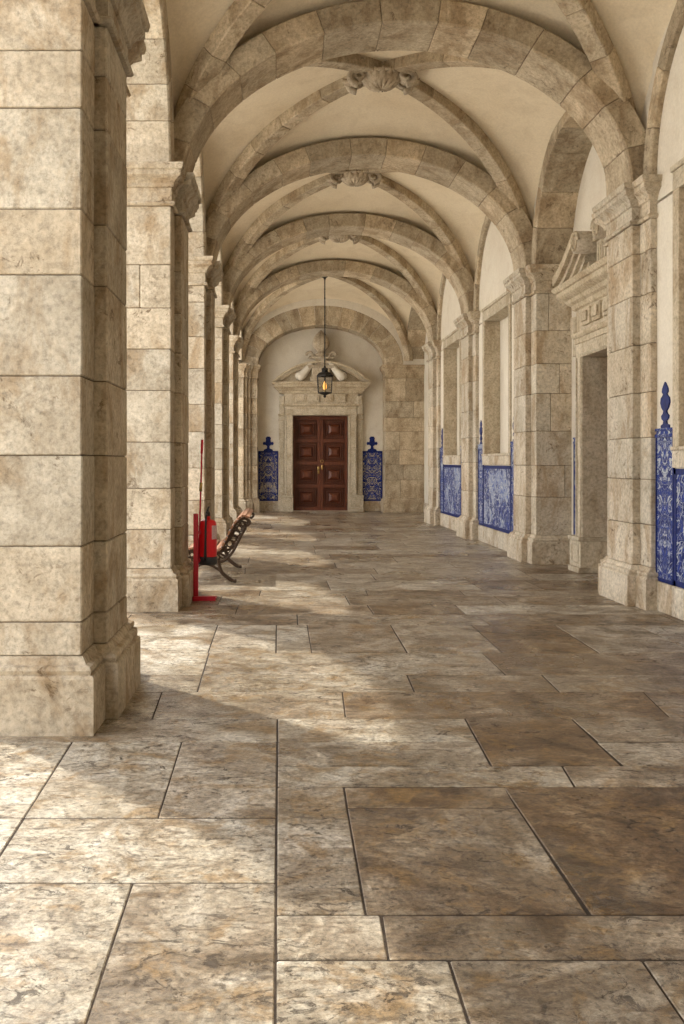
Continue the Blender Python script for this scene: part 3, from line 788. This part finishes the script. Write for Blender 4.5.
def wood_door(name, to, uc, hw, h, d):
    """double door of square fielded panels"""
    t = bpy.data.objects.new(name, None); t.location = to(uc, d, 0); COL.objects.link(t); structure(t)
    def bx(mb, u0, u1, d0, d1, z0, z1, c=.004):
        p, q = to(uc+u0, d0, z0), to(uc+u1, d1, z1); mb.box(p[0], q[0], p[1], q[1], z0, z1, c)
    for sg in (-1, 1):
        L = MB(); a0, a1 = sorted((sg*.0015, sg*hw)); st = .10
        bx(L, a0, a0+st, d-.12, d, .01, h); bx(L, a1-st, a1, d-.12, d, .01, h)
        for k in range(5):
            z = .01+(h-.13)*k/4; bx(L, a0+st, a1-st, d-.12, d, z, z+.12)
        lf = L.build('door_leaf', M['wood'], t)
        ph = (h-.13)/4
        for k in range(4):
            z0 = .13+ph*k; z1 = z0+ph-.12; u0, u1 = a0+st, a1-st; um, zm = (u0+u1)/2, (z0+z1)/2
            P = MB()
            bx(P, u0-.01, u1+.01, d-.12, d-.10, z0-.01, z1+.01, .002)
            for ins, dd in ((.03, -.045), (.11, .01)):       # stepped frames
                w = .03
                bx(P, u0+ins, u1-ins, d-.10, d+dd, z0+ins, z0+ins+w); bx(P, u0+ins, u1-ins, d-.10, d+dd, z1-ins-w, z1-ins)
                bx(P, u0+ins, u0+ins+w, d-.10, d+dd, z0+ins+w, z1-ins-w); bx(P, u1-ins-w, u1-ins, d-.10, d+dd, z0+ins+w, z1-ins-w)
            hw_, hz = (u1-u0)/2-.15, (z1-z0)/2-.15
            P.loft([[to(uc+um-hw_*f, dd, zm-hz*f), to(uc+um+hw_*f, dd, zm-hz*f), to(uc+um+hw_*f, dd, zm+hz*f), to(uc+um-hw_*f, dd, zm+hz*f)] for f, dd in ((1, d-.10), (1, d-.05), (.9, d-.02), (.45, d+.03), (.38, d+.03))])
            P.build('door_panel', M['wood'], lf)
        kn = MB(); kn.smooth = True
        if sg == -1:
            bx(kn, -.09, -.03, d, d+.01, 1.22, 1.46, .003); kn.tube([to(uc-.06, d+.01, 1.34), to(uc-.06, d+.05, 1.34), to(uc-.06, d+.055, 1.34)], [.012, .012, .03], 12)
        else:
            bx(kn, .03, .09, d, d+.01, 1.35, 1.5, .003); kn.tube([to(uc+.06+.05*math.cos(k/12*2*PI), d+.02, 1.62+.05*math.sin(k/12*2*PI)) for k in range(13)], .009, 6)
        kn.build('door_handle', M['brass'], lf)
    return t
toE = lambda u, d, z: (u, BACKY-d, z)
toS = lambda u, d, z: (XD-d, u, z)
t = thing('end_portal', 'carved stone doorway with curved pediment and acorn finial around the red-brown door', 'doorway', (DC, BACKY, 0)); portal(t, toE, DC, 'segmental')
wood_door('door_1', toE, DC, DH-.003, DZ-.0, -.12)
t = thing('side_portal', 'carved stone doorway with broken scroll pediment in the right wall', 'doorway', (XD, 12.45, 0)); portal(t, toS, 12.45, 'scroll')
wood_door('door_2', toS, 12.45, .895, 3.10, -.20)
th = MB(); th.box(DC-DH, DC+DH, BACKY-.2, BACKY+.3, 0, .012, .003); structure(th.build('trim_1', M['pale']))

# ------------------------------------------------------------------ hanging lantern
LX, LY = 1.31, (PY[-1]+ENDY)/2; 
t = thing('hanging_lantern', 'black iron lantern with warm bulb hanging on a long rod before the end door', 'lantern', (LX, LY, 3.46))
r = MB(); r.smooth = True
zt = CROWN-.17
r.lathe(LX, LY, [(.085, zt), (.085, zt-.03), (.04, zt-.06), (.03, zt-.10)], 14); r.build('ceiling_rose', M['blackmetal'], t)
r = MB(); r.smooth = True; r.tube([(LX, LY, 4.30), (LX, LY, zt-.05)], .016, 8)
for k in range(9): r.lathe(LX, LY, [(.016, 0), (.026, .02), (.016, .04)], 8, 4.5+.26*k)
r.build('hanging_rod', M['blackmetal'], t)
cg_ = MB()
R6 = .215
def hexp(R, z, n=6): return [(LX+R*math.cos(2*PI*(k+.5)/n), LY+R*math.sin(2*PI*(k+.5)/n), z) for k in range(n)]
for k in range(6):
    a, b_ = hexp(R6, 3.60)[k], hexp(R6+.03, 4.08)[k]; cg_.tube([a, b_], .013, 6)
    for z, R in ((3.60, R6), (4.08, R6+.03)):
        q = hexp(R, z); cg_.tube([q[k], q[(k+1) % 6]], .014, 6)
cg_.build('cage', M['blackmetal'], t)
cp = MB(); cp.loft([hexp(R, z) for R, z in ((.27, 4.07), (.27, 4.10), (.20, 4.17), (.11, 4.20), (.09, 4.27), (.12, 4.29), (.04, 4.33), (.03, 4.38))]); cp.build('cap', M['blackmetal'], t)
bt = MB(); bt.loft([hexp(R, z) for R, z in ((.025, 3.46), (.05, 3.50), (.03, 3.52), (.09, 3.55), (.215, 3.59), (.215, 3.61))]); bt.build('bottom_tray', M['blackmetal'], t)
gl = MB()
for k in range(6):
    p, q, p2, q2 = Vector(hexp(R6-.008, 3.61)[k]), Vector(hexp(R6-.008, 3.61)[(k+1) % 6]), Vector(hexp(R6+.02, 4.07)[k]), Vector(hexp(R6+.02, 4.07)[(k+1) % 6])
    c_ = Vector((LX, LY, 3.8)); ins = lambda v: v+(c_-v)*.02*Vector((1, 1, 0)).length/1.4
    gl.loft([[tuple(p), tuple(q), tuple(q2), tuple(p2)], [tuple(ins(p)), tuple(ins(q)), tuple(ins(q2)), tuple(ins(p2))]])
gl.build('glass_panes', M['glass'], t)
bl = MB(); bl.smooth = True; bl.lathe(LX, LY, [(.028, .13), (.05, .17), (.055, .24), (.035, .32), (.01, .38)], 14, 3.56); bl.build('bulb', M['glow'], t)
ho = MB(); ho.lathe(LX, LY, [(.04, 0), (.03, .02), (.03, .14)], 12, 3.58); ho.build('bulb_holder', M['brass'], t)

# ------------------------------------------------------------------ slatted bench (seen end-on, its back to the gallery)
BY0, BY1, BX0 = 12.30, 14.05, -1.22
t = thing('slatted_bench', 'park bench of wooden slats on ornate brown cast iron ends, in the left arcade', 'bench', (BX0+.4, (BY0+BY1)/2, 0))
# seat and back profile (x from the front edge, z)
prof = [(-.02, .36), (-.01, .41), (.05, .435), (.13, .425), (.21, .405), (.29, .39), (.37, .395), (.43, .43), (.475, .50), (.515, .575), (.55, .65), (.59, .725), (.635, .79), (.69, .84), (.75, .865), (.80, .85)]
for k, (u, z) in enumerate(prof):
    a = prof[max(0, k-1)]; c = prof[min(len(prof)-1, k+1)]; ang = math.atan2(c[1]-a[1], c[0]-a[0])
    s = MB(); w, h_ = .027, .013
    cs, sn = math.cos(ang), math.sin(ang)
    def P(du, dz, y): return (BX0+u+du*cs-dz*sn, y, z+.022*math.cos(ang)+du*sn+dz*cs)
    s.loft([[P(-w, -h_, y), P(w, -h_, y), P(w, h_*.6, y), P(w*.8, h_, y), P(-w*.8, h_, y), P(-w, h_*.6, y)] for y in (BY0-.02, BY1+.02)])
    s.build('slat', M['slat'], t)
for y in (BY0+.04, BY1-.04):
    e = MB(); e.smooth = True
    def W(u, z): return (BX0+u, y, z)
    def curve(pts, r):
        # smooth through the points
        out = []
        for i in range(len(pts)-1):
            p0, p1, p2, p3 = pts[max(0, i-1)], pts[i], pts[i+1], pts[min(len(pts)-1, i+2)]
            for k in range(6):
                f = k/6; q = [.5*(2*p1[j]+(p2[j]-p0[j])*f+(2*p0[j]-5*p1[j]+4*p2[j]-p3[j])*f*f+(3*p1[j]-p0[j]-3*p2[j]+p3[j])*f**3) for j in (0, 1)]; out.append(W(*q))
        out.append(W(*pts[-1])); e.tube(out, r, 8)
    curve([(u, z-.012) for u, z in prof], .021)                          # rail under the slats
    curve([(.0, .32), (-.04, .36), (-.035, .42), (.0, .44), (.02, .41), (.0, .385)], .017)   # front scroll
    curve([(.80, .84), (.83, .80), (.80, .76), (.76, .78), (.775, .81)], .017)               # top scroll
    curve([(.0, .33), (.10, .32), (.22, .28), (.34, .265), (.48, .29), (.585, .39), (.65, .50), (.705, .61), (.77, .73)], .019)  # outer rail
    curve([(.02, .33), (.07, .24), (.06, .14), (.0, .06), (-.05, .02)], .026)                # front leg
    curve([(-.05, .02), (-.09, .02)], .022)
    curve([(.40, .32), (.42, .22), (.46, .13), (.54, .06), (.60, .022)], .026)               # rear leg
    curve([(.60, .022), (.65, .024)], .022)
    curve([(.06, .17), (.16, .23), (.24, .245), (.33, .22), (.43, .16)], .017)               # arched stretcher
    curve([(.24, .245), (.18, .30)], .012); curve([(.24, .245), (.31, .30)], .012)
    # cast tracery: rings and bars between the rails
    for (u, z, rr) in ((.06, .37, .03), (.14, .36, .036), (.22, .34, .04), (.30, .325, .04), (.385, .33, .042), (.465, .37, .046), (.525, .44, .046), (.57, .515, .046), (.61, .59, .046), (.655, .66, .044), (.70, .72, .040), (.735, .785, .03), (.14, .27, .03), (.33, .24, .024), (.475, .455, .02), (.545, .59, .02), (.60, .67, .02), (.54, .36, .02), (.61, .47, .02), (.66, .575, .02)):
        e.tube([W(u+rr*math.cos(k/12*2*PI), z+rr*math.sin(k/12*2*PI)) for k in range(13)], .009, 6)
    e.build('end_frame', M['iron'], t)
sb = MB(); sb.tube([(BX0+.24, BY0+.04, .245), (BX0+.24, BY1-.04, .245)], .012, 8); sb.build('stretcher', M['iron'], t)

# ------------------------------------------------------------------ fire extinguisher on its red stand
SX, SY = -.972, 10.82
t = thing('extinguisher_stand', 'red metal stand with flat foot and tall thin pole beside the second pier', 'stand', (SX, SY, 0))
s = MB(); s.box(SX-.03, SX+.235, SY-.12, SY+.16, 0, .022, .004); s.box(SX-.03, SX+.235, SY-.12, SY-.09, .022, .05, .003); s.build('foot', M['redpaint'], t)
s = MB(); s.box(SX-.028, SX+.028, SY-.025, SY+.02, .022, 1.0, .004); s.box(SX+.0, SX+.06, SY+.0, SY+.02, .76, .80, .003); s.box(SX+.0, SX+.05, SY+.0, SY+.02, .44, .47, .003); s.build('upright', M['redpaint'], t)
s = MB(); s.smooth = True; s.tube([(SX+.03, SY+.025, .42), (SX+.045, SY+.025, 1.0), (SX+.055, SY+.025, 1.30), (SX+.070, SY+.025, 1.86)], .010, 8)
s.tube([(SX+.065, SY+.025, 1.70), (SX+.070, SY+.025, 1.86)], .015, 8); s.build('pole', M['redpaint'], t)
s = MB(); s.smooth = True; s.tube([(SX+.053, SY+.025, 1.26), (SX+.057, SY+.025, 1.36)], .018, 8); s.build('pole_joint', M['brass'], t)
EX, EYY = SX+.130, SY+.09
t = thing('fire_extinguisher', 'red fire extinguisher with black hose and black base on the stand', 'fire extinguisher', (EX, EYY, .42))
s = MB(); s.smooth = True; s.lathe(EX, EYY, [(.09, .06), (.105, .08), (.107, .12), (.107, .455), (.102, .49), (.085, .512), (.055, .525), (.03, .53), (.03, .565)], 28, .40); cyl = s.build('cylinder', M['red'], t)
s = MB(); s.smooth = True; s.lathe(EX, EYY, [(.10, .0), (.112, .01), (.112, .085), (.106, .095)], 28, .40); s.build('base_ring', M['black'], t)
s = MB(); s.lathe(EX, EYY, [(.022, .555), (.028, .57), (.028, .60), (.02, .62)], 14, .40); s.box(EX-.012, EX+.012, EYY-.13, EYY+.02, 1.01, 1.025, .003)
s.loft([[(EX-.01+q, EYY-.10-w, z), (EX+.01+q, EYY-.10-w, z), (EX+.01+q, EYY+.0, z+.0), (EX-.01+q, EYY+.0, z+.0)] for q, w, z in ((0, 0, 1.02), (.006, .0, 1.05), (.018, -.04, 1.08))])
s.build('valve_lever', M['black'], t)
s = MB(); s.smooth = True
s.tube([(EX-.01, EYY-.03, .985), (EX-.01, EYY-.09, .98), (EX-.012, EYY-.125, .93), (EX-.015, EYY-.13, .8), (EX-.018, EYY-.13, .62), (EX-.02, EYY-.125, .52), (EX-.022, EYY-.12, .46)], [.012, .012, .012, .012, .013, .016, .02], 8); s.build('hose', M['black'], t)
s = MB()
n = 8; s.loft([[(EX+.1085*math.cos(a), EYY+.1085*math.sin(a), z) for z in (.70, .86)] + [(EX+.1075*math.cos(a), EYY+.1075*math.sin(a), z) for z in (.86, .70)] for a in [-PI*.33+PI*.28*k/n for k in range(n+1)]]); s.build('printed_label', M['label'], cyl)

# ------------------------------------------------------------------ light
w = bpy.data.worlds.new('sky'); scene.world = w; w.use_nodes = True
nt = w.node_tree; bg = nt.nodes['Background']
tc = nt.nodes.new('ShaderNodeTexCoord'); sp = nt.nodes.new('ShaderNodeSeparateXYZ'); nt.links.new(tc.outputs['Generated'], sp.inputs[0])
cr = nt.nodes.new('ShaderNodeValToRGB'); nt.links.new(sp.outputs['Z'], cr.inputs[0])
cr.color_ramp.elements[0].position = 0.0; cr.color_ramp.elements[0].color = (1.0, .93, .82, 1)
cr.color_ramp.elements[1].position = .6; cr.color_ramp.elements[1].color = (.92, .94, 1.0, 1)
nt.links.new(cr.outputs[0], bg.inputs[0]); bg.inputs[1].default_value = 3.7
sun = bpy.data.lights.new('sun', 'SUN'); sun.energy = 3.8; sun.angle = math.radians(1.6); sun.color = (1, .93, .80)
so = bpy.data.objects.new('sun', sun); COL.objects.link(so)
d = Vector((.395, -.415, -1)); so.rotation_euler = d.to_track_quat('-Z', 'Y').to_euler()

# ------------------------------------------------------------------ camera
cam = bpy.data.cameras.new('camera'); co = bpy.data.objects.new('camera', cam); COL.objects.link(co); scene.camera = co
co.location = (0, 0, EYE); co.rotation_euler = (PI/2, 0, 0)
cam.sensor_fit = 'VERTICAL'; cam.sensor_height = 36; cam.sensor_width = 24; cam.lens = 930/1024*36
cam.shift_x = (342-279.5)/1024; cam.shift_y = -(512-462)/1024
cam.clip_end = 200
vs = scene.view_settings; vs.view_transform = 'Standard'; vs.look = 'None'; vs.gamma = 1; vs.use_curve_mapping = False; vs.exposure = 0.0
